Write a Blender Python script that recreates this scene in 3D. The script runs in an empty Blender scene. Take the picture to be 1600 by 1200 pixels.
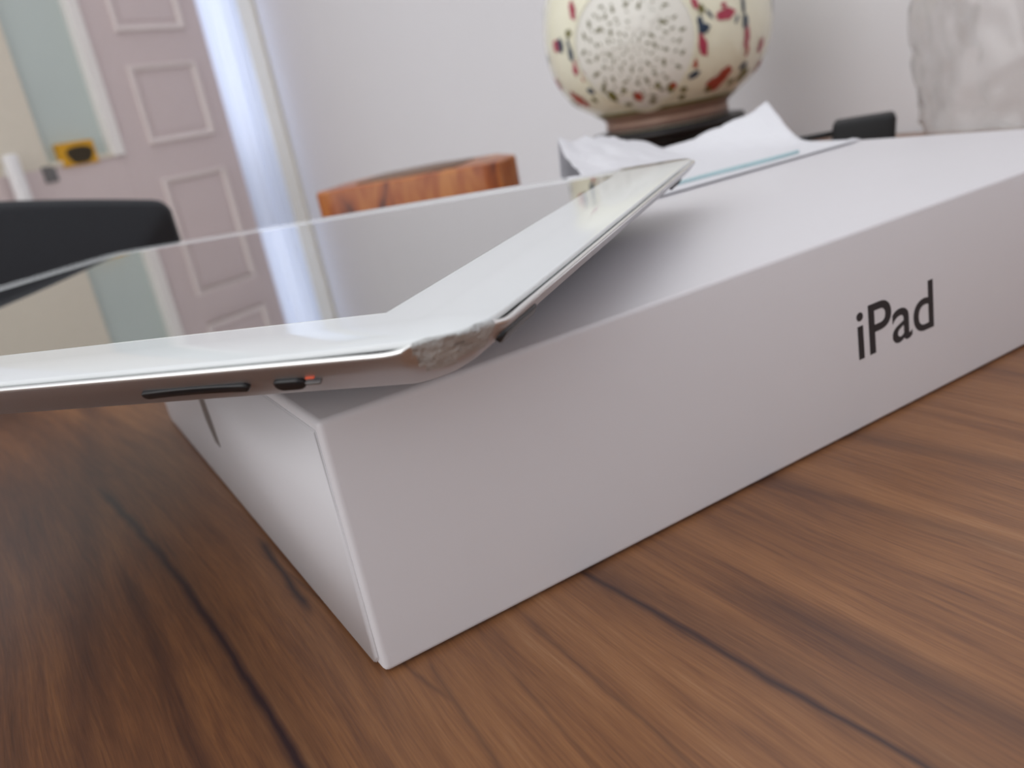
import bpy, bmesh, math, random
from mathutils import Vector, Matrix, noise
S = bpy.context.scene
COL = S.collection
PI = math.pi
R = math.radians

# ------------------------------------------------------------ camera
CAM = Vector((-0.0335, -0.1327, 0.0940))
F_PX = 1345.0
YAW, PITCH, ROLL = 0.4868, 0.3195, -0.1943
def cam_axes():
    fw = Vector((math.sin(YAW)*math.cos(PITCH), math.cos(YAW)*math.cos(PITCH), -math.sin(PITCH)))
    r = Vector((math.cos(YAW), -math.sin(YAW), 0)); u = r.cross(fw)
    c, s = math.cos(ROLL), math.sin(ROLL)
    return c*r + s*u, -s*r + c*u, fw
RX, UX, FW = cam_axes()
cd = bpy.data.cameras.new('camera'); cam = bpy.data.objects.new('camera', cd); COL.objects.link(cam)
m = Matrix((RX, UX, -FW)).transposed().to_4x4(); m.translation = CAM
cam.matrix_world = m
cd.sensor_width = 36; cd.lens = F_PX/1600*36; cd.clip_start = .005; cd.clip_end = 60
cd.dof.use_dof = True; cd.dof.focus_distance = .150; cd.dof.aperture_fstop = 21
S.camera = cam

# ------------------------------------------------------------ world, lights, exposure
w = bpy.data.worlds.new('world'); S.world = w; w.use_nodes = True
bg = w.node_tree.nodes['Background']; bg.inputs[0].default_value = (.965, .975, 1, 1); bg.inputs[1].default_value = 1.22
def area(name, loc, target, sx, sy, power, col):
    l = bpy.data.lights.new(name, 'AREA'); l.shape = 'RECTANGLE'; l.size = sx; l.size_y = sy
    l.energy = power; l.color = col
    o = bpy.data.objects.new(name, l); COL.objects.link(o); o.location = loc
    o.rotation_euler = (Vector(target)-Vector(loc)).to_track_quat('-Z', 'Y').to_euler()
    return o
area('window_daylight', (-1.95, -.45, .80), (.2, .3, .05), 1.9, 1.5, 12, (1, .99, .98))
# daylight in the room behind, shining through the sheer curtain (placed with the doorway below)
vs = S.view_settings
vs.view_transform = 'Standard'; vs.look = 'None'; vs.gamma = 1; vs.use_curve_mapping = False; vs.exposure = -.10

def pix(u, v):                                   # direction of sight through a point of the frame
    return (RX*((u-800)/F_PX) - UX*((v-600)/F_PX) + FW).normalized()
def onz(u, v, z):
    d = pix(u, v); return CAM + d*((z-CAM.z)/d.z)
def onplane(u, v, p, n):
    d = pix(u, v); return CAM + d*((Vector(p)-CAM).dot(n)/d.dot(n))
def azd(a, d, z=0):                              # azimuth (degrees), ground distance, height
    return Vector((CAM.x+d*math.sin(R(a)), CAM.y+d*math.cos(R(a)), z))

# ------------------------------------------------------------ helpers
def tag(o, label=None, cat=None, group=None, kind=None):
    if label: o['label'] = label
    if cat: o['category'] = cat
    if group: o['group'] = group
    if kind: o['kind'] = kind
    return o
def thing(name, loc, label, cat, group=None, rz=0):
    o = bpy.data.objects.new(name, None); COL.objects.link(o); o.location = loc; o.rotation_euler = (0, 0, rz)
    o.empty_display_size = .02
    return tag(o, label, cat, group)
def obj(name, bm, mats, parent=None, smooth=True, recalc=True):
    if recalc: bmesh.ops.recalc_face_normals(bm, faces=bm.faces)
    me = bpy.data.meshes.new(name); bm.to_mesh(me); bm.free()
    for mm in (mats if isinstance(mats, (list, tuple)) else [mats]): me.materials.append(mm)
    if smooth: me.polygons.foreach_set('use_smooth', [True]*len(me.polygons))
    o = bpy.data.objects.new(name, me); COL.objects.link(o)
    if parent: o.parent = parent
    return o
def box_bm(x0, x1, y0, y1, z0, z1, bev=0, seg=2, bm=None):
    b = bmesh.new()
    vs_ = [b.verts.new((x, y, z)) for z in (z0, z1) for x, y in ((x0, y0), (x1, y0), (x1, y1), (x0, y1))]
    for f in ((3, 2, 1, 0), (4, 5, 6, 7), (0, 1, 5, 4), (1, 2, 6, 5), (2, 3, 7, 6), (3, 0, 4, 7)):
        b.faces.new([vs_[i] for i in f])
    if bev: bmesh.ops.bevel(b, geom=b.edges[:], offset=bev, segments=seg, affect='EDGES', profile=.5)
    if bm is None: return b
    me = bpy.data.meshes.new('t'); b.to_mesh(me); b.free(); bm.from_mesh(me); bpy.data.meshes.remove(me)
    return bm
def prism_bm(poly, z0, z1, bev=0, seg=2):
    b = bmesh.new()
    lo = [b.verts.new((x, y, z0)) for x, y in poly]; hi = [b.verts.new((x, y, z1)) for x, y in poly]
    n = len(poly); b.faces.new(lo[::-1]); b.faces.new(hi)
    for i in range(n): b.faces.new((lo[i], lo[(i+1) % n], hi[(i+1) % n], hi[i]))
    if bev: bmesh.ops.bevel(b, geom=b.edges[:], offset=bev, segments=seg, affect='EDGES', profile=.5)
    return b
def lathe_bm(prof, n=64, bm=None):
    b = bm or bmesh.new(); rings = []
    for r, z in prof:
        rings.append([b.verts.new((r*math.cos(2*PI*k/n), r*math.sin(2*PI*k/n), z)) for k in range(n)] if r > 1e-6 else [b.verts.new((0, 0, z))])
    for A, B in zip(rings, rings[1:]):
        for k in range(n):
            j = (k+1) % n
            if len(A) == 1 and len(B) == 1: continue
            if len(A) == 1: b.faces.new((A[0], B[k], B[j]))
            elif len(B) == 1: b.faces.new((A[k], A[j], B[0]))
            else: b.faces.new((A[k], A[j], B[j], B[k]))
    return b
def tube_bm(pts, rad, n=10, bm=None):
    b = bm or bmesh.new(); pts = [Vector(p) for p in pts]; rings = []
    for i, p in enumerate(pts):
        t = (pts[min(i+1, len(pts)-1)]-pts[max(i-1, 0)]).normalized()
        a = t.cross(Vector((0, 0, 1)));  a = a.normalized() if a.length > 1e-4 else Vector((1, 0, 0))
        c = t.cross(a)
        rings.append([b.verts.new(p+(a*math.cos(2*PI*k/n)+c*math.sin(2*PI*k/n))*rad) for k in range(n)])
    for A, B in zip(rings, rings[1:]):
        for k in range(n): b.faces.new((A[k], A[(k+1) % n], B[(k+1) % n], B[k]))
    b.faces.new(rings[0][::-1]); b.faces.new(rings[-1])
    return b

# ------------------------------------------------------------ materials
def srgb(r, g, b):
    f = lambda c: (c/255/12.92) if c/255 <= .04045 else ((c/255+.055)/1.055)**2.4
    return (f(r), f(g), f(b), 1)
def mat(name, col, rough=.5, metal=0, ior=None, var=.03, vscale=40, bump=0, bscale=200, coat=0):
    mm = bpy.data.materials.new(name); mm.use_nodes = True; nt = mm.node_tree; N = nt.nodes; L = nt.links
    p = N['Principled BSDF']; p.inputs['Roughness'].default_value = rough; p.inputs['Metallic'].default_value = metal
    if ior: p.inputs['IOR'].default_value = ior
    if coat: p.inputs['Coat Weight'].default_value = coat
    tc = N.new('ShaderNodeTexCoord'); nz = N.new('ShaderNodeTexNoise'); nz.inputs['Scale'].default_value = vscale
    nz.inputs['Detail'].default_value = 3
    L.new(tc.outputs['Object'], nz.inputs['Vector'])
    mr = N.new('ShaderNodeMapRange'); mr.inputs[3].default_value = 1-var; mr.inputs[4].default_value = 1+var
    L.new(nz.outputs['Fac'], mr.inputs[0])
    hs = N.new('ShaderNodeHueSaturation'); hs.inputs['Color'].default_value = col
    L.new(mr.outputs[0], hs.inputs['Value']); L.new(hs.outputs[0], p.inputs['Base Color'])
    if bump:
        n2 = N.new('ShaderNodeTexNoise'); n2.inputs['Scale'].default_value = bscale; L.new(tc.outputs['Object'], n2.inputs['Vector'])
        bp = N.new('ShaderNodeBump'); bp.inputs['Strength'].default_value = bump; bp.inputs['Distance'].default_value = .001
        L.new(n2.outputs['Fac'], bp.inputs['Height']); L.new(bp.outputs[0], p.inputs['Normal'])
    return mm
M = {}
M['wall'] = mat('wall_paint', srgb(231, 230, 233), .85, var=.015, vscale=6, bump=.15, bscale=90)
M['plain_floor'] = mat('floor_tile', srgb(170, 155, 140), .4)
M['carton'] = mat('white_carton', srgb(221, 219, 222), .42, var=.008, vscale=30)
M['ink'] = mat('dark_ink', srgb(38, 36, 40), .5)
M['faint_ink'] = mat('grey_ink', srgb(120, 114, 110), .4)
M['alu'] = mat('satin_aluminium', srgb(205, 204, 206), .46, 1, var=.01)
M['rim'] = mat('polished_rim', srgb(232, 232, 230), .22, 1, var=.01)
M['crush'] = mat('crushed_aluminium', srgb(186, 188, 187), .5, .35, var=.22, vscale=420, bump=.9, bscale=620)
M['bezel'] = mat('white_glass_border', srgb(226, 230, 231), .06, 0, 1.5, var=.0)
M['screen'] = mat('dark_screen_glass', srgb(196, 196, 194), .01, 1, var=0)
M['glass_side'] = mat('grey_glass_edge', srgb(196, 197, 195), .2)
M['black'] = mat('black_plastic', srgb(26, 26, 28), .32, var=.1)
M['gap'] = mat('dark_gap', srgb(40, 30, 28), .7)
M['lever'] = mat('grey_lever', srgb(110, 108, 108), .4)
M['orange'] = mat('orange_mark', srgb(225, 95, 60), .5)
M['paper'] = mat('napkin_paper', srgb(222, 222, 226), .9, var=.01, vscale=60, bump=.3, bscale=500)
M['cyan'] = mat('pale_cyan_print', srgb(176, 205, 210), .9, var=.10, vscale=120)
M['charger'] = mat('charger_plastic', srgb(9, 9, 11), .6, var=.1)
M['leather'] = mat('black_leather', srgb(15, 19, 27), .6, var=.12, vscale=60, bump=.4, bscale=400)
M['chair_leg'] = mat('dark_metal_leg', srgb(45, 45, 48), .35, .6)
M['ceramic'] = mat('cream_glaze', srgb(240, 238, 214), .16, var=.05, vscale=45, coat=.5)
M['ceramic_white'] = mat('white_pierced_glaze', srgb(234, 233, 224), .3, var=.04, vscale=300)
M['red'] = mat('red_enamel', srgb(172, 62, 84), .35, var=.25, vscale=200)
M['rust'] = mat('rust_red_enamel', srgb(172, 74, 58), .35, var=.25, vscale=200)
M['navy'] = mat('navy_enamel', srgb(44, 62, 84), .35, var=.2, vscale=200)
M['olive'] = mat('olive_enamel', srgb(112, 108, 52), .4, var=.3, vscale=200)
M['hole'] = mat('pierced_hole', srgb(132, 130, 104), .8, var=.2, vscale=200)
M['copper'] = mat('copper_band', srgb(150, 118, 100), .4, .15, var=.2, vscale=60)
M['brown_band'] = mat('brown_band', srgb(112, 84, 72), .4, .1, var=.2, vscale=60)
M['stand'] = mat('black_lacquer', srgb(20, 18, 20), .35)
M['door'] = mat('door_paint', srgb(214, 199, 198), .45, var=.02)
M['door_moulding'] = mat('door_moulding_paint', srgb(226, 215, 212), .45)
M['door_edge'] = mat('door_bead_paint', srgb(240, 236, 232), .45)
M['stile'] = mat('beige_stile_paint', srgb(222, 214, 198), .5)
M['frost'] = mat('frosted_glass', srgb(196, 207, 203), .22, var=.05, vscale=4)
M['casing'] = mat('cream_casing_paint', srgb(226, 221, 210), .5)
M['yellow'] = mat('yellow_sticker', srgb(214, 158, 22), .5, var=.12)
M['sticker_dark'] = mat('sticker_dark_print', srgb(52, 40, 14), .6, var=.3)
M['handle'] = mat('white_handle', srgb(232, 230, 230), .3)

def curtain_mat():
    mm = bpy.data.materials.new('sheer_curtain'); mm.use_nodes = True; nt = mm.node_tree; N = nt.nodes; L = nt.links
    p = N['Principled BSDF']; p.inputs['Base Color'].default_value = srgb(232, 236, 246); p.inputs['Roughness'].default_value = .8
    t = N.new('ShaderNodeBsdfTranslucent'); t.inputs[0].default_value = srgb(236, 240, 249)
    x = N.new('ShaderNodeMixShader'); x.inputs[0].default_value = .65
    L.new(p.outputs[0], x.inputs[1]); L.new(t.outputs[0], x.inputs[2]); L.new(x.outputs[0], N['Material Output'].inputs[0])
    return mm
M['curtain'] = curtain_mat()
def bag_mat():
    mm = bpy.data.materials.new('clear_plastic_film'); mm.use_nodes = True; nt = mm.node_tree; N = nt.nodes; L = nt.links
    tr = N.new('ShaderNodeBsdfTransparent'); tr.inputs[0].default_value = (.985, .98, .975, 1)
    gl = N.new('ShaderNodeBsdfGlossy'); gl.inputs['Roughness'].default_value = .16
    df = N.new('ShaderNodeBsdfDiffuse'); df.inputs[0].default_value = srgb(228, 223, 218)
    lw = N.new('ShaderNodeLayerWeight'); lw.inputs[0].default_value = .30
    mp = N.new('ShaderNodeMapRange'); mp.inputs[3].default_value = .02; mp.inputs[4].default_value = .5
    L.new(lw.outputs['Fresnel'], mp.inputs[0])
    a = N.new('ShaderNodeMixShader'); a.inputs[0].default_value = .12
    L.new(tr.outputs[0], a.inputs[1]); L.new(df.outputs[0], a.inputs[2])
    b = N.new('ShaderNodeMixShader'); L.new(mp.outputs[0], b.inputs[0])
    L.new(a.outputs[0], b.inputs[1]); L.new(gl.outputs[0], b.inputs[2]); L.new(b.outputs[0], N['Material Output'].inputs[0])
    return mm
M['bag'] = bag_mat()

def wood_mat():
    mm = bpy.data.materials.new('walnut_laminate'); mm.use_nodes = True; nt = mm.node_tree; N = nt.nodes; L = nt.links
    p = N['Principled BSDF']; p.inputs['Roughness'].default_value = .34
    tc = N.new('ShaderNodeTexCoord'); sp = N.new('ShaderNodeSeparateXYZ'); L.new(tc.outputs['Object'], sp.inputs[0])
    def mth(op, a, b=None, c=None, clamp=False):
        n = N.new('ShaderNodeMath'); n.operation = op; n.use_clamp = clamp
        for i, v in enumerate((a, b, c)):
            if v is None: continue
            if isinstance(v, (int, float)): n.inputs[i].default_value = v
            else: L.new(v, n.inputs[i])
        return n.outputs[0]
    X, Y = sp.outputs[0], sp.outputs[1]
    def nz(sx, sy, det=4, rough=.55, dist=0, off=0, xx=None):
        cb = N.new('ShaderNodeCombineXYZ'); L.new(mth('MULTIPLY_ADD', xx or X, sx, off), cb.inputs[0]); L.new(mth('MULTIPLY', Y, sy), cb.inputs[1])
        n = N.new('ShaderNodeTexNoise'); n.inputs['Scale'].default_value = 1; n.inputs['Detail'].default_value = det
        n.inputs['Roughness'].default_value = rough; n.inputs['Distortion'].default_value = dist
        L.new(cb.outputs[0], n.inputs['Vector']); return n.outputs['Fac']
    wob = mth('MULTIPLY', mth('SUBTRACT', nz(18, 6, 2), .5), .010)
    wob2 = mth('MULTIPLY', mth('SUBTRACT', nz(160, 60, 2), .5), .0022)
    # grain leans with distance from the box, the way the figured veneer does
    XW = mth('ADD', mth('ADD', X, mth('MULTIPLY', mth('MULTIPLY', Y, Y), .30)), wob)
    broad = nz(75, 5, 3, .5, .3, 3.1, XW); mid = nz(330, 14, 4, .6, .2, 7.7, XW); fine = nz(1700, 60, 3, .7, 0, 1.3, XW)
    big = nz(14, 7, 2, .5, 0, 5.2)
    g = mth('ADD', mth('ADD', mth('MULTIPLY', broad, .42), mth('MULTIPLY', mid, .36)), mth('MULTIPLY', fine, .40))
    g = mth('ADD', g, mth('MULTIPLY', mth('SUBTRACT', big, .5), .22))
    g = mth('ADD', g, mth('MINIMUM', mth('MAXIMUM', mth('MULTIPLY', mth('ADD', X, .012), 2.2), -.13), .03))  # left side darkened: shade and darker figure both put into the colour
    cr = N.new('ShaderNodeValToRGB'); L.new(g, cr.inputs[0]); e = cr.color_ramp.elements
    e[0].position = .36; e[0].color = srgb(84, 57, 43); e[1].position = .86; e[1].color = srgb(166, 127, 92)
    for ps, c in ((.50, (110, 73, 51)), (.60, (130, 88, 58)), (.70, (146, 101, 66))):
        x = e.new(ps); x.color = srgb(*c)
    def vein(t0, a, b, wd, st, s0, s1, soft=.02):
        x0 = mth('ADD', mth('MULTIPLY_ADD', Y, a, t0), mth('MULTIPLY', mth('MULTIPLY', Y, Y), b))
        d = mth('ABSOLUTE', mth('SUBTRACT', mth('ADD', X, wob2), x0))
        k = mth('SUBTRACT', 1, mth('DIVIDE', d, wd), clamp=True)
        m1 = mth('DIVIDE', mth('SUBTRACT', Y, s0), soft, clamp=True); m2 = mth('DIVIDE', mth('SUBTRACT', s1, Y), soft, clamp=True)
        return mth('MULTIPLY', mth('MULTIPLY', k, st), mth('MULTIPLY', m1, m2))
    vs_ = [vein(-.0202, -.02, -.35, .0024, 1.1, -.30, .17), vein(-.0202, -.02, -.35, .0070, .50, -.30, .12),
           vein(.045, -.04, 0, .0016, .95, -.40, .004, .004), vein(.0475, -.04, 0, .008, .35, -.40, .02),
           vein(.061, -.03, 0, .006, .55, -.14, -.015), vein(-.033, .0, -.2, .0035, .5, -.2, .10),
           vein(.008, .12, 0, .0010, .45, -.3, .0, .004), vein(.028, .05, 0, .0009, .4, -.3, .01), vein(.019, .10, .3, .0008, .3, -.3, .01),
           vein(-.0048, .03, 0, .0014, 1.0, .030, .080, .008), vein(.004, -.12, 0, .0008, .45, -.02, .075, .01),
           vein(.098, -.1, 0, .004, .35, -.2, .05), vein(.128, -.15, 0, .005, .4, -.2, .05), vein(-.052, .1, 0, .006, .35, -.2, .3)]
    v = vs_[0]
    for q in vs_[1:]: v = mth('MAXIMUM', v, q)
    mx = N.new('ShaderNodeMix'); mx.data_type = 'RGBA'; L.new(v, mx.inputs[0]); L.new(cr.outputs[0], mx.inputs[6]); mx.inputs[7].default_value = srgb(52, 36, 38)
    L.new(mx.outputs[2], p.inputs['Base Color'])
    bp = N.new('ShaderNodeBump'); bp.inputs['Strength'].default_value = .25; bp.inputs['Distance'].default_value = .0002
    L.new(fine, bp.inputs['Height']); L.new(bp.outputs[0], p.inputs['Normal'])
    return mm
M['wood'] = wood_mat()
def burl_mat():
    mm = bpy.data.materials.new('orange_burl_wood'); mm.use_nodes = True; nt = mm.node_tree; N = nt.nodes; L = nt.links
    p = N['Principled BSDF']; p.inputs['Roughness'].default_value = .35
    tc = N.new('ShaderNodeTexCoord'); mp = N.new('ShaderNodeMapping'); mp.inputs['Scale'].default_value = (60, 60, 22); L.new(tc.outputs['Object'], mp.inputs[0])
    n = N.new('ShaderNodeTexNoise'); n.inputs['Scale'].default_value = 1; n.inputs['Detail'].default_value = 4; n.inputs['Distortion'].default_value = .8; L.new(mp.outputs[0], n.inputs[0])
    cr = N.new('ShaderNodeValToRGB'); L.new(n.outputs[0], cr.inputs[0]); e = cr.color_ramp.elements
    e[0].position = .34; e[0].color = srgb(84, 42, 34); e[1].position = .68; e[1].color = srgb(196, 130, 66)
    x = e.new(.46); x.color = srgb(160, 84, 38)
    L.new(cr.outputs[0], p.inputs['Base Color']); return mm
M['burl'] = burl_mat()
M['burl_dark'] = mat('burl_top_dark', srgb(110, 78, 52), .4, var=.3, vscale=60)

# ------------------------------------------------------------ setting
FLOOR = -.76
def wallx(y): return .666 + (y-.477)*.0785
P1 = Vector((wallx(2.72), 2.72, 0))              # where the side wall meets the door casing
ADIR = R(62)
TD = Vector((-math.sin(ADIR), -math.cos(ADIR), 0))   # runs left along the door wall
ND = Vector((math.cos(ADIR), -math.sin(ADIR), 0))    # towards the table
if ND.dot(CAM-P1) < 0: ND = -ND
fl = obj('floor', box_bm(-2.6, 1.6, -1.6, 3.6, FLOOR-.1, FLOOR), M['plain_floor'], smooth=False); tag(fl, kind='structure')
tw = Vector((.0785, 1, 0)).normalized(); nw = Vector((1, -.0785, 0)).normalized()
def wall_slab(name, a, b, z0, z1, th, out, m_):
    a = Vector(a); b = Vector(b); o2 = out*th
    return tag(obj(name, prism_bm([(a.x, a.y), (b.x, b.y), (b.x+o2.x, b.y+o2.y), (a.x+o2.x, a.y+o2.y)], z0, z1), m_, smooth=False), kind='structure')
wall_slab('wall_right', (wallx(-1.6), -1.6), (P1.x, P1.y), FLOOR, 1.9, .12, nw, M['wall'])
wall_slab('baseboard_right', (wallx(-1.6), -1.6), (P1.x, P1.y), FLOOR, FLOOR+.09, .012, -nw, M['casing'])
wall_slab('added_wall_front', (-1.1, -1.25, 0), (wallx(-1.25)-.001, -1.25, 0), FLOOR, 1.9, .12, Vector((0, -1, 0)), M['wall'])  # unseen wall added behind the camera to cut light on the carton's front
# door wall: everything given by its run t from P1, height z and depth towards the room
def dprism(t0, t1, z0, z1, d0, d1, bev=0, bm=None):
    b = box_bm(0, t1-t0, 0, d1-d0, z0, z1, bev)
    mt = Matrix((TD, ND, Vector((0, 0, 1)))).transposed().to_4x4(); mt.translation = P1 + TD*t0 + ND*d0
    bmesh.ops.transform(b, matrix=mt, verts=b.verts)
    return b
def t_of(az, el=None, dep=0):
    # run along the wall seen at an azimuth
    d = Vector((math.sin(R(az)), math.cos(R(az)), 0)); p0 = P1+ND*dep
    k = (p0-CAM).dot(ND)/d.dot(ND); q = CAM + d*k
    return (q-P1).dot(TD), k
def z_at(az, el, dep=0): return CAM.z + t_of(az, dep=dep)[1]*math.tan(R(el))
tc_, _ = t_of(16.55); tcur, _ = t_of(14.05); tl, _ = t_of(-3)
wall_slab('wall_back', P1+TD*tl, P1+TD*(tl+1.6), FLOOR, 1.9, .12, -ND, M['wall'])
wall_slab('wall_back_lintel', P1, P1+TD*tl, 1.32, 1.9, .12, -ND, M['wall'])
obj('trim_1', dprism(.002, tc_, FLOOR, 1.40, -.05, .034, .003), M['casing'], smooth=False)['kind'] = 'structure'
obj('trim_2', dprism(tc_, tl, 1.32, 1.40, -.05, .018, .003), M['casing'], smooth=False)['kind'] = 'structure'
# curtain with folds
b = bmesh.new(); cols = []
t0, t1 = tc_-.002, tcur+.012
nn = 70
for i in range(nn+1):
    f = i/nn; t = t0+(t1-t0)*f
    colv = []
    for k in range(13):
        zz = FLOOR+.03 + (1.30-FLOOR-.03)*k/12
        dd = -.030 + .010*math.sin(f*26+.3*math.sin(k*.5)) + .005*math.sin(f*61+1+.2*k)
        colv.append(b.verts.new(P1+TD*t+ND*dd+Vector((0, 0, zz))))
    cols.append(colv)
for A, B in zip(cols, cols[1:]):
    for k in range(12): b.faces.new((A[k], A[k+1], B[k+1], B[k]))
cu = obj('curtain', b, M['curtain']); tag(cu, 'narrow sheer bluish-white curtain hanging between panelled door and cream casing', 'curtain')
sol = cu.modifiers.new('s', 'SOLIDIFY'); sol.thickness = .0015
dl = area('doorway_daylight', P1+TD*((t0+t1)/2)-ND*.20+Vector((0, 0, .60)), P1+TD*((t0+t1)/2)+ND*1+Vector((0, 0, .60)), (t1-t0)*.9, 1.05, 1.8, (.96, .975, 1))
# panelled door with frosted pane
door = bpy.data.objects.new('door_1', None); COL.objects.link(door); door['kind'] = 'structure'
door.location = (0, 0, 0)
zt = 1.315; zb = FLOOR+.008
zg = z_at(6, .85)                                # foot of the frosted pane
tb0, tb1 = t_of(7.70)[0], t_of(7.10)[0]; tg1 = t_of(3.7)[0]
def dpart(name, bm, m_, parent=door, smooth=False): return obj(name, bm, m_, parent, smooth)
dpart('door_leaf', dprism(tcur+.002, tb0, zb, zt, -.045, -.005, .002), M['door'])
dpart('bottom_rail', dprism(tb0, tl, zb, zg, -.045, -.005, .002), M['door'])
dpart('stile', dprism(tg1, tl, zg, zt, -.045, -.006, .002), M['stile'])
dpart('frosted_pane', dprism(tb1, tg1, zg, zt, -.030, -.022), M['frost'])
dpart('glazing_bead', dprism(tb0, tb1, zg, zt, -.03, .006, .003), M['door_edge'])
dpart('glazing_bead', dprism(tb1, tg1, zg, zg+.012, -.03, .0, .002), M['stile'])
tp0, tp1 = t_of(13.0)[0], t_of(9.25)[0]
rows = [(z_at(11, 1.05), z_at(11, 5.45)), (z_at(11, 7.2), z_at(11, 11.6)), (z_at(11, 13.4), z_at(11, 17.8)), (z_at(11, -5.5), z_at(11, -.9)), (z_at(11, -12.0), z_at(11, -7.6))]
for z0, z1 in rows:
    b = bmesh.new(); wv = .017
    def frame(a0, a1, c0, c1, dep):
        return [P1+TD*t+ND*dep+Vector((0, 0, z)) for t, z in ((a0, c0), (a1, c0), (a1, c1), (a0, c1))]
    loops = [frame(tp0, tp1, z0, z1, -.0052), frame(tp0+.004, tp1-.004, z0+.004, z1-.004, .005), frame(tp0+.012, tp1-.012, z0+.012, z1-.012, .003), frame(tp0+wv, tp1-wv, z0+wv, z1-wv, -.0052)]
    vv = [[b.verts.new(p) for p in l] for l in loops]
    for A, B in zip(vv, vv[1:]):
        for k in range(4): b.faces.new((A[k], A[(k+1) % 4], B[(k+1) % 4], B[k]))
    dpart('moulding', b, M['door_moulding'])
    b = dprism(tp0+.028, tp1-.028, z0+.028, z1-.028, -.006, -.003, .002)
    dpart('raised_panel', b, M['door'])
# white pull handle on the left, lock plate
th0, th1 = t_of(2.15, dep=.03)[0], t_of(1.5, dep=.03)[0]
zz1 = z_at(2.3, 2.0, .03)
hd = dpart('pull_handle', dprism(th0, th1, zz1-.34, zz1, .012, .042, .008), M['handle'], smooth=True)
for zz in (zz1-.30, zz1-.05): obj('handle_post', dprism(th0+.008, th1-.008, zz, zz+.02, -.005, .014), M['handle'], hd, False)
dpart('lock_plate', dprism(t_of(3.9)[0], t_of(3.2)[0], z_at(3.5, .1), z_at(3.5, 1.0), -.006, -.001, .002), M['lever'])
# yellow sticker on the door
ts0, ts1 = t_of(6.2)[0], t_of(4.35)[0]
zs0, zs1 = z_at(5.3, .75), z_at(5.3, 2.05)
st = thing('sticker', P1+TD*((ts0+ts1)/2)+Vector((0, 0, zs0)), 'small yellow square sticker with dark centre at foot of frosted pane', 'sticker')
def local(b, o): bmesh.ops.translate(b, vec=-Vector(o.location), verts=b.verts); return b
obj('backing', local(dprism(ts0, ts1, zs0, zs1, -.021, .002, .001), st), M['yellow'], st, False)
b = bmesh.new(); tm, zm = (ts0+ts1)/2-.003, (zs0+zs1)/2-.004
vv = [b.verts.new(P1+TD*(tm+.036*math.cos(a)*(1+.12*math.sin(3*a)))+ND*.0026+Vector((0, 0, zm+.025*math.sin(a)*(1+.15*math.cos(2*a))))) for a in [2*PI*k/24 for k in range(24)]]
b.faces.new(vv); r_ = bmesh.ops.extrude_face_region(b, geom=b.faces[:])
bmesh.ops.translate(b, vec=-ND*.0006, verts=[g for g in r_['geom'] if isinstance(g, bmesh.types.BMVert)])
obj('printed_motif', local(b, st), M['sticker_dark'], st, False)

# ------------------------------------------------------------ table
YF = .625
TSL = .14                                        # the table stands a little askew to the wall
tbl = thing('dining_table', (0, 0, FLOOR), 'brown wood-grain dining table under the white carton', 'table')
poly = [(-.87, -.56), (wallx(-.36)-.006, -.36), (wallx(.575)-.006, .575), (-.97, .493-.97*TSL)]
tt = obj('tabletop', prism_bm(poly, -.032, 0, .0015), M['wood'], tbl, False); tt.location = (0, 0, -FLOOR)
for x, y in ((-.80, -.49), (.50, -.32), (.57, .50), (-.88, .30)):
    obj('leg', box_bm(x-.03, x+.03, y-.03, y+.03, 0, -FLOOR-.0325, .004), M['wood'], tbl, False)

# ------------------------------------------------------------ chair
chair = thing('dining_chair', (-.075, .72, FLOOR), 'black leather dining chair back rising beyond the tablet at left', 'chair')
HX = .205
xr = .0695; xl = xr-.40; cx = (xr+xl)/2
chair.location = (cx, .516+TSL*(cx-.09)+.045, FLOOR); chair.rotation_euler = (0, 0, math.atan(TSL))
def top_z(x):                                    # arched top rail
    k = (x-cx)/.20
    return .1015 - .0325*abs(k)**1.5
# rounded-rectangle outline in (x,z), extruded with a bulge
def outline():
    pts = []
    # top run left->right, sides, bottom
    n = 24
    for i in range(n+1):
        k = -1+2*i/n; x = cx+(.20-.010)*k; pts.append((x, top_z(x)+0))
    zc = top_z(xr-.01)-.0105
    for a in (70, 50, 30, 10): pts.append((xr-.010+.010*math.cos(R(a)), zc+.010*math.sin(R(a))))
    pts += [(xr+.002, -.05), (xr, -.16), (xr-.01, -.30), (xr-.02, -.33)]
    pts += [(xl+.02, -.33), (xl+.01, -.30), (xl, -.16), (xl-.002, -.05)]
    for a in (170, 150, 130, 110): pts.append((xl+.010+.010*math.cos(R(a)), zc+.010*math.sin(R(a))))
    return pts
ol = outline(); cz = -.11
b = bmesh.new(); loops = []
for sc_, yy in ((.0, -.006), (.5, -.006), (.93, -.002), (.985, .003), (1, .010), (1, .026), (.985, .033), (.93, .037), (.5, .039), (0, .039)):
    if sc_ == 0: loops.append([b.verts.new((cx, yy, cz))]); continue
    inset = (1-sc_)*.20
    lp = []
    for x, z in ol:
        if sc_ > .9:
            dx, dz = x-cx, z-cz; l = math.hypot(dx, dz); q = (l-inset*.45)/l
        else: q = sc_
        lp.append(b.verts.new((cx+(x-cx)*q, yy, cz+(z-cz)*q)))
    loops.append(lp)
for A, B in zip(loops, loops[1:]):
    n = len(ol)
    for k in range(n):
        j = (k+1) % n
        if len(A) == 1: b.faces.new((A[0], B[k], B[j]))
        elif len(B) == 1: b.faces.new((A[k], A[j], B[0]))
        else: b.faces.new((A[k], A[j], B[j], B[k]))
bmesh.ops.translate(b, vec=(-cx, -.045, -FLOOR), verts=b.verts)
obj('backrest', b, M['leather'], chair)
obj('seat', box_bm(-.20, .20, -.02, .38, .42, .48, .02, 3), M['leather'], chair)
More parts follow.
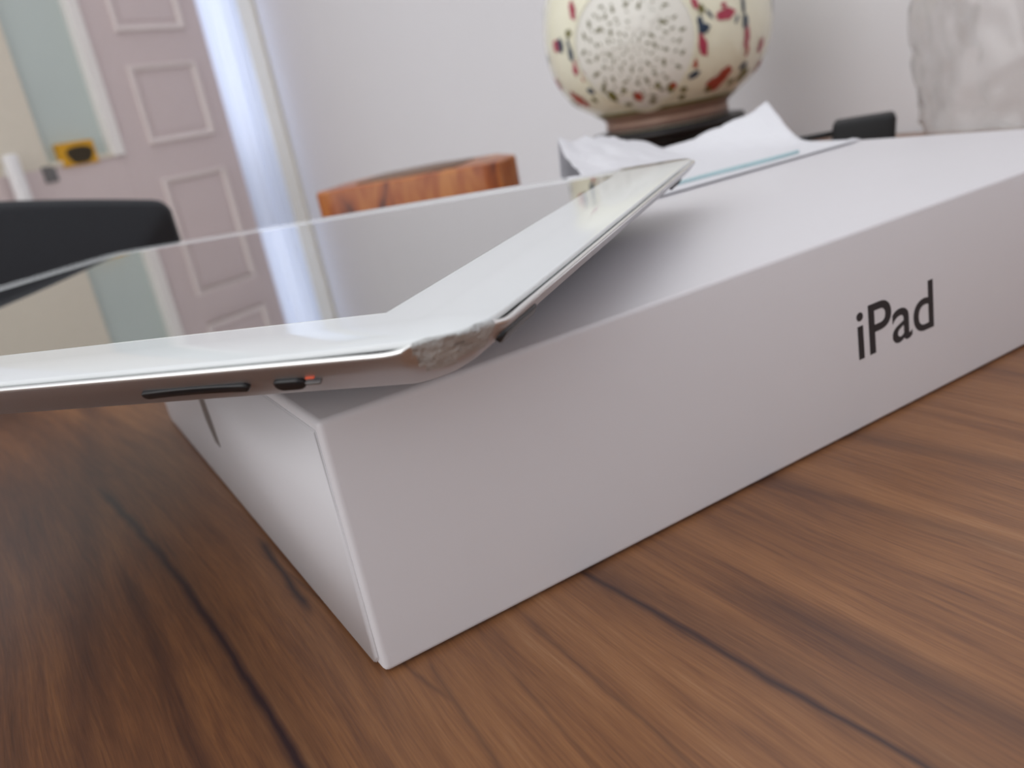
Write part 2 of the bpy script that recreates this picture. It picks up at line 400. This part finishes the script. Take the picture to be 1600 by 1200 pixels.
for sx in (-1, 1):
    for y, h in ((-.035, .46), (.35, .42)):
        obj('leg', tube_bm([(sx*.175, y, .0), (sx*.175, y, h)], .013), M['chair_leg'], chair)

# ------------------------------------------------------------ carton
L_, W_, H_ = .2770, .2151, .0500
cb = thing('tablet_carton', (0, 0, 0), 'low white cardboard carton with dark lettering on its side, under the tablet', 'box')
obj('lid', box_bm(0, L_, 0, W_, .0004, H_, .0012, 4), M['carton'], cb)
obj('tray', box_bm(.0015, L_-.0015, .0015, W_-.0015, 0, .003, .0003), M['carton'], cb)
# wrapped end boards, set a little behind the front board's edge
for x0, x1, nm in ((-.0005, .0004, 'end_board'), (L_-.0004, L_+.0005, 'end_board')):
    b = bmesh.new()
    prof = [(.0016, .0030), (.0040, .0008), (W_-.004, .0004), (W_-.0015, .003), (W_-.0015, H_-.0018), (.0016, H_-.0018)]
    lo = [b.verts.new((x0, y, z)) for y, z in prof]; hi = [b.verts.new((x1, y, z)) for y, z in prof]
    b.faces.new(lo); b.faces.new(hi[::-1])
    for k in range(len(prof)): b.faces.new((lo[k], lo[(k+1) % len(prof)], hi[(k+1) % len(prof)], hi[k]))
    bmesh.ops.bevel(b, geom=b.edges[:], offset=.0003, segments=2, affect='EDGES')
    obj(nm, b, M['carton'], cb)
# lettering
def letters(text, width, height, mname, parent, place):
    cu_ = bpy.data.curves.new('lettering', 'FONT'); cu_.body = text; cu_.size = 1; cu_.extrude = .004
    cu_.space_character = .98; cu_.offset = .008
    o = bpy.data.objects.new('lt', cu_); COL.objects.link(o)
    bpy.context.view_layer.update()
    me = bpy.data.meshes.new_from_object(o.evaluated_get(bpy.context.evaluated_depsgraph_get()))
    bpy.data.objects.remove(o)
    xs = [v.co.x for v in me.vertices]; ys = [v.co.y for v in me.vertices]
    for v in me.vertices:
        v.co = place((v.co.x-min(xs))/(max(xs)-min(xs))*width, (v.co.y-min(ys))/(max(ys)-min(ys))*height, v.co.z)
    me.name = 'lettering'; me.materials.clear(); me.materials.append(mname)
    oo = bpy.data.objects.new('lettering', me); COL.objects.link(oo); oo.parent = parent
    return oo
letters('iPad', .0292, .0127, M['ink'], cb, lambda x, y, z: Vector((.1311+x, -.00002-abs(z)*.01 if z > 0 else .0001, .0184+y)))['label'] = 'dark printed lettering on the long side'
# faint upright mark on the short side
b = bmesh.new()
def onleft(u, v): return onplane(u, v, (-.0005, 0, 0), Vector((1, 0, 0)))
cc = [onleft(*q) for q in ((307, 612), (314, 612), (330, 655), (345, 699), (337, 690), (322, 655))]
lo = [b.verts.new((-.00062, c.y, c.z)) for c in cc]; b.faces.new(lo)
ex = bmesh.ops.extrude_face_region(b, geom=b.faces[:]); bmesh.ops.translate(b, vec=(.0002, 0, 0), verts=[g for g in ex['geom'] if isinstance(g, bmesh.types.BMVert)])
obj('printed_mark', b, M['faint_ink'], cb, False)['label'] = 'thin grey upright mark on the short end'

# ------------------------------------------------------------ tablet
KP = Vector((0.00988, -0.04321, 0.06729)); TA = (0.67584, 0.00843, -0.01089)
TS, TL = .1857, .2412
def rotm(a, b_, c):
    Rz = Matrix.Rotation(a, 3, 'Z'); Ry = Matrix.Rotation(b_, 3, 'Y'); Rx_ = Matrix.Rotation(c, 3, 'X'); return Rz @ Ry @ Rx_
tab = thing('tablet', KP, 'white-bordered silver tablet with a crushed corner, lying across the carton', 'tablet')
tab.rotation_euler = rotm(*TA).to_euler()
RC = .0100
def ringpts(i, r=None):
    # rounded rectangle inset by i, denser near the crushed corner (0,0)
    r = r if r is not None else RC+.9*i
    c0 = r+i; pts = []
    def st(a): return max(a, c0)
    # left side (u = i), v from far to near corner
    for v in (TL-.010, .20, .15, .10, .06, .045, .035, .028, .024, .021, .019, .017, .0155, .014, .0125, .0112): pts.append((i, min(st(v), TL-c0)))
    n = 28
    for k in range(n+1):
        a = PI + (PI/2)*k/n; pts.append((c0+r*math.cos(a), c0+r*math.sin(a)))
    for u in (.0112, .0125, .014, .0155, .017, .019, .021, .024, .028, .035, .045, .06, .09, .12, .15, TS-.010): pts.append((min(st(u), TS-c0), i))
    for cx_, cy_, a0 in ((TS-c0, c0, -PI/2), (TS-c0, TL-c0, 0), (c0, TL-c0, PI/2)):
        for k in range(13):
            a = a0+(PI/2)*k/12; pts.append((cx_+r*math.cos(a), cy_+r*math.sin(a)))
    return pts
def dent(u, v, w_, amt=1.0):
    # the knocked corner: pushed in along the diagonal, rim curled up against the glass
    dist = math.hypot(u-.0035, v-.0035)
    k = math.exp(-(dist/.0070)**4)*amt
    depth = max(0, 1-max(0, -w_-.0012)/.0040)
    n1 = noise.noise(Vector((u*420, v*420, w_*520))); n2 = noise.noise(Vector((u*1100, v*1100, w_*1100+5)))
    push = k*depth*(.0013+.0008*n1+.00035*n2)
    up = k*(.0010 if w_ > -.0022 else .0010*depth)*(1+.35*n1)
    return u+push*.707, v+push*.707, w_+up*(1 if w_ > -.0045 else .3)
prof = [(.0012, -.0010), (.0010, -.0006), (.0003, -.0005), (0, -.0007), (0, -.0011), (.0003, -.0015), (.0010, -.0022), (.0020, -.0032), (.0030, -.0039), (.0044, -.0048), (.0060, -.0058), (.0078, -.0068),
        (.0098, -.0078), (.0120, -.0087), (.0145, -.0096), (.0180, -.0105), (.023, -.0113), (.032, -.0119), (.045, -.0123), (.07, -.0125)]
b = bmesh.new(); rings = []
for i, d in prof:
    r = RC-i if i < .0005 else max(.003, RC-.42*i)
    if i > .0005 and d == -.0006: r = RC-i
    if (i, d) == prof[0]: r = RC-i
    rings.append([b.verts.new(Vector(dent(u, v, d))) for u, v in ringpts(i, min(r, .08-i if i > .04 else r))])
n = len(rings[0])
for q, (A, B) in enumerate(zip(rings, rings[1:])):
    for k in range(n):
        f = b.faces.new((A[k], A[(k+1) % n], B[(k+1) % n], B[k]))
        c = f.calc_center_median()
        f.material_index = 1 if q in (1, 2, 3) else 0
        dd = math.hypot(c.x-.0035, c.y-.0035)
        if q >= 2 and c.z > -.0040 + .0006*math.sin(c.x*900) and dd < .0060: f.material_index = 2
b.faces.new(rings[-1])
bmesh.ops.remove_doubles(b, verts=b.verts, dist=1e-6)
obj('metal_shell', b, [M['alu'], M['rim'], M['crush']], tab)
# front glass
def slab(i, w0, w1, r, bev, dn, lift=0):
    b = bmesh.new()
    levels = [(i+.0003, w0), (i, w0), (i, w1-bev), (i+bev*.3, w1-bev*.3), (i+bev, w1), (i+.012, w1), (i+.0135, w1), (i+.0165, w1)]
    rg = []
    for ii, ww in levels:
        lp = []
        for u, v in ringpts(ii, max(.0015, r-(ii-i))):
            dist = math.hypot(u-.004, v-.004); k = math.exp(-(dist/.006)**4)
            lp.append(b.verts.new((u+k*dn*.707, v+k*dn*.707, ww+lift*(ii < i+.01)*math.exp(-(dist/.014)**2))))
        rg.append(lp)
    for A, B in zip(rg, rg[1:]):
        for k in range(len(A)): b.faces.new((A[k], A[(k+1) % len(A)], B[(k+1) % len(A)], B[k]))
    b.faces.new(rg[-1]); b.faces.new(rg[0][::-1])
    return b
obj('front_glass', slab(.0010, -.0006, .0002, RC-.0010, .0004, .0006, .00035), M['bezel'], tab)['label'] = 'glossy front glass with white border'
for p_ in tab.children[-1].data.polygons:
    if p_.normal.z > .99: p_.use_smooth = False
obj('gasket', slab(.0015, -.0018, -.0004, RC-.0015, .0001, .0010, .0003), M['gap'], tab)
obj('screen', box_bm(.0191, TS-.0191, .0223, TL-.0223, -.0002, .00024), M['screen'], tab, False)['label'] = 'dark mirror-like screen, switched off'
# buttons on the curved sides: along = position on the edge, set on the profile point
def side(edge, s, i, d, out=0):
    # profile normal near (i,d): outwards and down
    nrm = (.80, .60)
    i2 = i-out*nrm[0]; d2 = d-out*nrm[1]
    return Vector((i2, s, d2)) if edge == 'long' else Vector((s, i2, d2))
def capsule(name, edge, s0, s1, i, d, hw, out, m_, bend=0, parent=None):
    b = bmesh.new(); n = 16; sections = []
    segs = 14
    ln = s1-s0
    # outline of a stadium in (s, along-profile) extruded outward
    pts = []
    for k in range(9):
        a = -PI/2+PI*k/8; pts.append((s1-hw+hw*math.cos(a), hw*math.sin(a)))
    for k in range(1, 6): pts.append((s1-hw-(ln-2*hw)*k/6, hw))
    for k in range(9):
        a = PI/2+PI*k/8; pts.append((s0+hw+hw*math.cos(a), hw*math.sin(a)))
    for k in range(1, 6): pts.append((s0+hw+(ln-2*hw)*k/6, -hw))
    lv = []
    for ins, o_ in ((0, -.0008), (0, out*.7), (.25, out), (.6, out*1.05)):
        lp = []
        for s, q in pts:
            sm = (s0+s1)/2
            ss = sm+(s-sm)*(1-ins*hw/(ln/2)); qq = q*(1-ins*.6)
            ob = o_+(bend*((ss-sm)/(ln/2))**2 if o_ > 0 else 0)
            p = side(edge, ss, i+qq*-.60*-1, d-qq*.80, ob)
            lp.append(b.verts.new(p))
        lv.append(lp)
    for A, B in zip(lv, lv[1:]):
        for k in range(len(A)): b.faces.new((A[k], A[(k+1) % len(A)], B[(k+1) % len(A)], B[k]))
    b.faces.new(lv[-1]); b.faces.new(lv[0][::-1])
    return obj(name, b, m_, parent or tab)
capsule('volume_rocker', 'long', .0369, .0564, .0032, -.0041, .00080, .00055, M['black'], .0003)
mu = capsule('mute_switch', 'long', .0275, .0325, .0032, -.0042, .0011, .0008, M['black'])
capsule('switch_lever', 'long', .0250, .0285, .0034, -.0043, .00024, .0006, M['lever'], parent=mu)
capsule('orange_mark', 'long', .0253, .0268, .0024, -.0035, .00012, .0003, M['orange'], parent=mu)
capsule('power_button', 'short', .0115, .0262, .0018, -.0030, .0010, .0006, M['black'])
capsule('headphone_jack', 'short', .152, .166, .0032, -.0043, .0009, .0002, M['gap'])

# ------------------------------------------------------------ wooden burl box
pl, pr_ = azd(17.5, .635), azd(29.75, .585)
zt_ = .0540
bx = thing('wooden_box', ((pl.x+pr_.x)/2, (pl.y+pr_.y)/2, 0), 'orange burl-grained wooden box behind the tablet, beside the white wall', 'wooden box')
o_ = Vector(bx.location); ln = (pr_-pl); ln.z = 0; wd = ln.length; ul = ln.normalized(); un = Vector((-ul.y, ul.x, 0))
def loc2(a, d): p = pl+ul*a+un*d-o_; return (p.x, p.y)
poly = [loc2(0, .012), loc2(.004, .003), loc2(.016, 0), loc2(wd-.010, 0), loc2(wd, .004), loc2(wd+.002, .045), loc2(wd-.02, .085), loc2(wd*.5, .10), loc2(.02, .085), loc2(.002, .05)]
obj('body', prism_bm(poly, 0, zt_, .0022, 3), M['burl'], bx)
poly2 = [loc2(.03, .016), loc2(wd*.5, .012), loc2(wd-.035, .016), loc2(wd-.035, .07), loc2(wd*.5, .085), loc2(.03, .07)]
obj('dark_inlay', prism_bm(poly2, zt_-.001, zt_+.0012, .0004, 1), M['burl_dark'], bx)

# ------------------------------------------------------------ vase on its stand
VC = azd(40.75, .82)
vst = thing('vase_stand', (VC.x, VC.y, 0), 'round black lacquered stand under the painted vase', 'stand')
obj('top_disc', lathe_bm([(0, .0350), (.060, .0350), (.0665, .0368), (.0680, .0400), (.0670, .0432), (.060, .0438), (0, .0438)]), M['stand'], vst)
obj('column', lathe_bm([(0, .008), (.040, .008), (.034, .018), (.034, .028), (.044, .0350), (0, .0350)]), M['stand'], vst)
obj('foot', lathe_bm([(0, 0), (.058, 0), (.060, .003), (.056, .007), (.040, .0085), (0, .0085)]), M['stand'], vst)
vs2 = thing('vase', (VC.x, VC.y, .0438), 'round cream porcelain vase painted with red flowers round a pierced white medallion', 'vase')
vp = [(.0525, 0), (.0535, .0012), (.0535, .006), (.0530, .009), (.0555, .0125), (.0610, .0165), (.0720, .0235), (.0820, .0325), (.0895, .0435), (.0945, .0560), (.0972, .0700), (.0975, .0840),
      (.0962, .0980), (.0930, .1130), (.0880, .1270), (.0800, .1410), (.0690, .1540), (.0560, .1640), (.0440, .1710), (.0370, .1760), (.0345, .1820), (.0345, .1900), (.0385, .1960), (.0400, .1985)]
inner = [(.0370, .1985), (.0315, .190), (.0315, .181), (.041, .168), (.078, .135), (.090, .085), (.070, .03), (.045, .012), (0, .012)]
def rad_at(z):
    for (r0, z0), (r1, z1) in zip(vp, vp[1:]):
        if z0 <= z <= z1: return r0+(r1-r0)*(z-z0)/(z1-z0+1e-9)
    return vp[-1][0]
def nrm_at(z):
    dr = (rad_at(z+.002)-rad_at(z-.002))/.004; l = math.hypot(1, dr); return 1/l, -dr/l
body = lathe_bm([(0, .0)]+vp+inner, 96)
obj('body', body, M['ceramic'], vs2)
def band(name, z0, z1, m_, off=.0004):
    ps = [(rad_at(z0)-.001, z0)]+[(rad_at(z0+(z1-z0)*k/6)+off, z0+(z1-z0)*k/6) for k in range(7)]+[(rad_at(z1)-.001, z1)]
    return obj(name, lathe_bm(ps, 96), m_, vs2)
band('copper_band', .0090, .0150, M['copper'])
band('brown_band', .0012, .0045, M['brown_band'], .0006)
band('copper_band', .0045, .0090, M['copper'], .0006)
band('olive_band', .0150, .0180, M['olive'])
TV = math.atan2(CAM.y-VC.y, CAM.x-VC.x)          # side of the vase that faces the room
def patch(bm, th, z, wt, hz, n=12, off=.0004, lob=0, rot=0):
    # painted blob following the vase wall: th radians from the front (positive to the right), wt/hz half sizes in metres
    vv = []
    def pt(du, dz, o):
        zz = z+dz; r = rad_at(zz)+o; a = TV+(th+du/max(rad_at(z), .03)); nr = nrm_at(zz)
        return bm.verts.new((r*math.cos(a), r*math.sin(a), zz))
    c = pt(0, 0, off+.0002)
    for k in range(n):
        a = 2*PI*k/n; q = 1+lob*math.cos(5*a)
        x, y = wt*math.cos(a)*q, hz*math.sin(a)*q
        vv.append(pt(x*math.cos(rot)-y*math.sin(rot), x*math.sin(rot)+y*math.cos(rot), off))
    for k in range(n): bm.faces.new((c, vv[k], vv[(k+1) % n]))
rnd = random.Random(4)
# locate by sight: theta,z of a spot on the vase front
def vhit(u, v):
    d = pix(u, v); o = CAM-Vector((VC.x, VC.y, .0438)); t = .55
    while t < 1.05:
        p = o+d*t
        if 0 < p.z < .19 and math.hypot(p.x, p.y) <= rad_at(p.z): break
        t += .0006
    a = math.atan2(p.y, p.x)-TV
    while a > PI: a -= 2*PI
    while a < -PI: a += 2*PI
    return a, p.z
# pierced medallion
ma, mz = vhit(985, 72)
med = bmesh.new(); RM = .050
def disc(bm, th, z, r, rings_=6, n=48, off=.0003, r_in=0):
    prev = None
    for q in range(rings_+1):
        rr = r_in+(r-r_in)*q/rings_; lp = []
        for k in range(n):
            a = 2*PI*k/n; zz = z+rr*math.sin(a); ra = rad_at(zz)+off
            ang = TV+th+rr*math.cos(a)/rad_at(z)
            lp.append(bm.verts.new((ra*math.cos(ang), ra*math.sin(ang), zz)))
        if prev:
            for k in range(n): bm.faces.new((prev[k], prev[(k+1) % n], lp[(k+1) % n], lp[k]))
        elif r_in == 0: pass
        prev = lp
disc(med, ma, mz, RM, 10, r_in=.0005)
mo = obj('pierced_medallion', med, M['ceramic_white'], vs2); mo['label'] = 'white openwork medallion'
rm = bmesh.new()
disc(rm, ma, mz, RM+.0028, 1, r_in=RM-.0002, off=.0012); obj('medallion_rim', rm, M['ceramic'], vs2)
hb = bmesh.new()
for rr, cnt, sz in ((.004, 5, .0010), (.0085, 9, .0012), (.0135, 12, .0013), (.0185, 15, .0017), (.0240, 20, .0012), (.0290, 18, .0022), (.0345, 26, .0013), (.040, 26, .0019)):
    for k in range(cnt):
        a = 2*PI*(k+rnd.uniform(-.18, .18))/cnt + rr*40; s = sz*rnd.uniform(.55, 1.1); r2 = rr*rnd.uniform(.95, 1.05)
        zz = mz+r2*math.sin(a)
        if .02 < zz < .18: patch(hb, ma+r2*math.cos(a)/rad_at(mz), zz, s*rnd.uniform(1.1, 1.9), s*.75, 8, .0007, .15, a+rnd.choice((0, .9, -.9)))
ho = obj('pierced_hole', hb, M['hole'], vs2); ho['kind'] = 'stuff'; ho['label'] = 'dark pierced holes in the medallion'
pb = bmesh.new()
fa, fz = vhit(1005, 28)
for k in range(5): patch(pb, fa+.006*math.cos(k*1.256)/.09, fz+.006*math.sin(k*1.256), .005, .004, 10, .0010, 0, k*1.256)
obj('white_lobed_patch', pb, M['ceramic_white'], vs2)  # five-lobed white patch high on the medallion
def P_(nm, mk, u, v, w_, h_, rot=0, lob=0):
    a, z = vhit(u, v); bb = bmesh.new(); patch(bb, a, z, w_, h_, 14, .0008, lob, rot)
    obj(nm, bb, M[mk], vs2)
def px(n): return n*.82/1345/2
for (u, v, w_, h_, rt) in [(895, 16, 10, 26, .25), (870, 72, 17, 17, 0), (901, 105, 11, 24, -.55), (1133, 22, 30, 14, .1), (1097, 70, 12, 30, .3), (1166, 58, 10, 28, .05), (1085, 5, 8, 16, .3), (1130, 8, 8, 8, 0)]:
    P_('painted_petal', 'red', u, v, px(w_), px(h_), rt, .12)
for (u, v, w_, h_, rt) in [(1117, 130, 30, 20, .2), (1133, 114, 20, 16, .2), (909, 158, 26, 18, -.4), (899, 150, 16, 14, 0), (998, 151, 11, 13, 0), (1052, 135, 9, 10, 0), (912, 120, 6, 14, -.5), (1085, 98, 7, 16, .4), (1166, 80, 7, 14, 0)]:
    P_('painted_flower', 'rust', u, v, px(w_), px(h_), rt, .15)
for (u, v, w_, h_, rt) in [(893, 85, 10, 18, 0), (890, 72, 5, 22, .1), (1099, 45, 17, 12, .2), (1093, 34, 8, 14, 0), (1164, 33, 10, 18, 0), (1160, 8, 6, 22, 0), (1084, 117, 16, 8, .35), (925, 142, 14, 9, -.1), (1160, 103, 14, 9, .3), (1108, 22, 4, 14, .6), (1150, 30, 4, 12, -.6), (858, 92, 5, 14, 0)]:
    P_('painted_leaf', 'navy', u, v, px(w_), px(h_), rt, .1)
for (u, v, w_, h_, rt) in [(889, 52, 12, 10, 0), (958, 151, 12, 16, 0), (1049, 137, 12, 14, 0), (945, 141, 7, 7, 0), (1028, 134, 8, 7, 0), (975, 140, 7, 6, 0), (1095, 14, 8, 12, 0), (1140, 128, 10, 8, 0), (930, 156, 9, 8, 0), (1068, 140, 9, 7, 0), (1105, 140, 10, 7, 0), (1020, 158, 10, 6, 0), (983, 163, 10, 5, 0), (1065, 152, 10, 6, 0)]:
    P_('painted_sprig', 'olive', u, v, px(w_), px(h_), rt, .2)
# the same border goes on round the back
for k in range(14):
    a = .95+k*.33; z = .030+.004*(k % 2)
    bb = bmesh.new(); patch(bb, a, z, .006, .005, 10, .0008, .15); obj('painted_flower', bb, M['rust' if k % 2 else 'olive'], vs2)
    bb = bmesh.new(); patch(bb, a+.12, .05+.03*(k % 3), .004, .006, 10, .0008, .1); obj('painted_leaf', bb, M['navy' if k % 3 else 'red'], vs2)

# ------------------------------------------------------------ napkin on the carton
nap = thing('paper_napkin', (.23, .16, H_), 'crumpled white paper napkin on the carton, in front of the vase stand', 'napkin')
b = bmesh.new(); NU, NV = 90, 40
front = [(.150, .1060), (.19, .1080), (.22, .1080), (.25, .1070), (.270, .1065)]
ridge = [(0, .194, .207, .0180), (.10, .203, .208, .0182), (.30, .226, .208, .0150), (.44, .242, .207, .0085), (.54, .254, .206, .0035), (.64, .261, .198, .0050), (.76, .266, .186, .0085), (.84, .2695, .176, .0110), (.90, .2725, .163, .0150), (.935, .2740, .156, .0188), (.965, .2748, .150, .0115), (1.0, .2755, .146, .0005)]
def lerp_tab(tab_, x):
    for a, c in zip(tab_, tab_[1:]):
        if a[0] <= x <= c[0]:
            f = (x-a[0])/(c[0]-a[0]+1e-9); f = f*f*(3-2*f); return [p+(q-p)*f for p, q in zip(a[1:], c[1:])]
    return list(tab_[-1][1:])
gr = []
for i in range(NU+1):
    u = i/NU; fx = .150+.122*u; fy = .1078-.0012*u
    rx, ry, rh = lerp_tab(ridge, u); colv = []
    for j in range(NV+1):
        v = j/NV
        if v < .78:
            f = v/.78; x = fx+(rx-fx)*f; y = fy+(ry-fy)*f
            h = .0009+rh*(f**(2.2+4.5*u*u))
        else:
            f = (v-.78)/.22; x = rx+.002*f; y = ry+min(.0065, .213-ry+.004)*f; h = .0009+rh*(1-f**1.5)*.98
        fold = noise.noise(Vector((x*55, y*38, 2)))*.0035+abs(noise.noise(Vector((x*110+y*60, y*60, 7))))*.004
        amp = min(1, max(0, (f if v < .78 else 1-f)-.35)*1.8)*(.16+.9*min(1, rh/.016))
        z = max(.0006, h+fold*amp)
        if v < .78 and f < .12: z = .0011+.0006*math.sin(u*7)*(f/.12)
        colv.append(b.verts.new((x-.23, min(y, .2145)-.16, z)))
    gr.append(colv)
for A, B in zip(gr, gr[1:]):
    for k in range(NV): b.faces.new((A[k], B[k], B[k+1], A[k+1]))
so = obj('sheet', b, M['paper'], nap); md = so.modifiers.new('s', 'SOLIDIFY'); md.thickness = .0005; md.offset = -1
b = bmesh.new(); prev = None
for i in range(24):
    u = .22+.56*i/23; x = .150+.122*u; y = .1078-.0012*u
    wdt = .0026*math.sin(PI*min(1, max(.08, i/23)))
    z = .0020+.0003*math.sin(u*7)
    cur = [b.verts.new((x-.23, y+.0075-.16, z)), b.verts.new((x-.23, y+.0075+wdt-.16, z+.0004)), b.verts.new((x-.23, y+.0075+wdt-.16, z-.0006)), b.verts.new((x-.23, y+.0075-.16, z-.001))]
    if prev:
        for k in range(4): b.faces.new((prev[k], prev[(k+1) % 4], cur[(k+1) % 4], cur[k]))
    else: b.faces.new(cur)
    prev = cur
b.faces.new(prev[::-1])
obj('printed_border', b, M['cyan'], nap)['label'] = 'pale cyan printed border'

# ------------------------------------------------------------ charger
ca = azd(52.15, .50)
ch = thing('charger', (ca.x, ca.y, 0), 'small black charger block with a cable, behind the carton', 'charger', rz=-R(52.15))
b = box_bm(-.0155, .0150, -.011, .011, 0, .0495, .0025, 3)
for v in b.verts: v.co.x += (v.co.z-.04)*.10
obj('housing', b, M['charger'], ch)
cpts = []
for k in range(15):
    f = k/14; cpts.append((-.0145-.060*f, .004+.01*f, .0430-.0022*math.sin(f*1.6)-.06*max(0, f-.72)**1.2*2))
obj('cable', tube_bm(cpts, .0016), M['charger'], ch)

# ------------------------------------------------------------ plastic bag
BC = azd(61.0, .64)
b = bmesh.new(); bmesh.ops.create_icosphere(b, subdivisions=5, radius=1)
for v in b.verts:
    d = v.co.normalized()
    n1 = noise.noise(d*1.7+Vector((3, 1, 5))); 
    cr_ = 1-abs(noise.noise(d*3.1+Vector((9, 2, 4))))*2; cr2 = 1-abs(noise.noise(d*6.5+Vector((1, 7, 2))))*2
    cr3 = (1-abs(noise.noise(d*2.3+Vector((4, 4, 1))))*2)**5
    q = 1+.07*n1+.04*cr_+.015*cr2+.06*cr3
    sq = (1-abs(d.z)**5)**.2/max(.15, math.sqrt(1-d.z*d.z))
    sq = min(sq, 1.5)
    x, y, z = d.x*.079*q*sq, d.y*.061*q*sq, d.z*.082*q+.078
    if z < .002: z = .002
    tpr = 1-.25*max(0, (z-.09)/.08)
    v.co = (x*tpr, y*tpr, z)
bag = obj('plastic_bag', b, M['bag']); bag.location = (BC.x, BC.y, 0); bag.rotation_euler = (0, 0, .4)
tag(bag, 'crumpled clear plastic bag standing by the wall behind the carton', 'plastic bag')
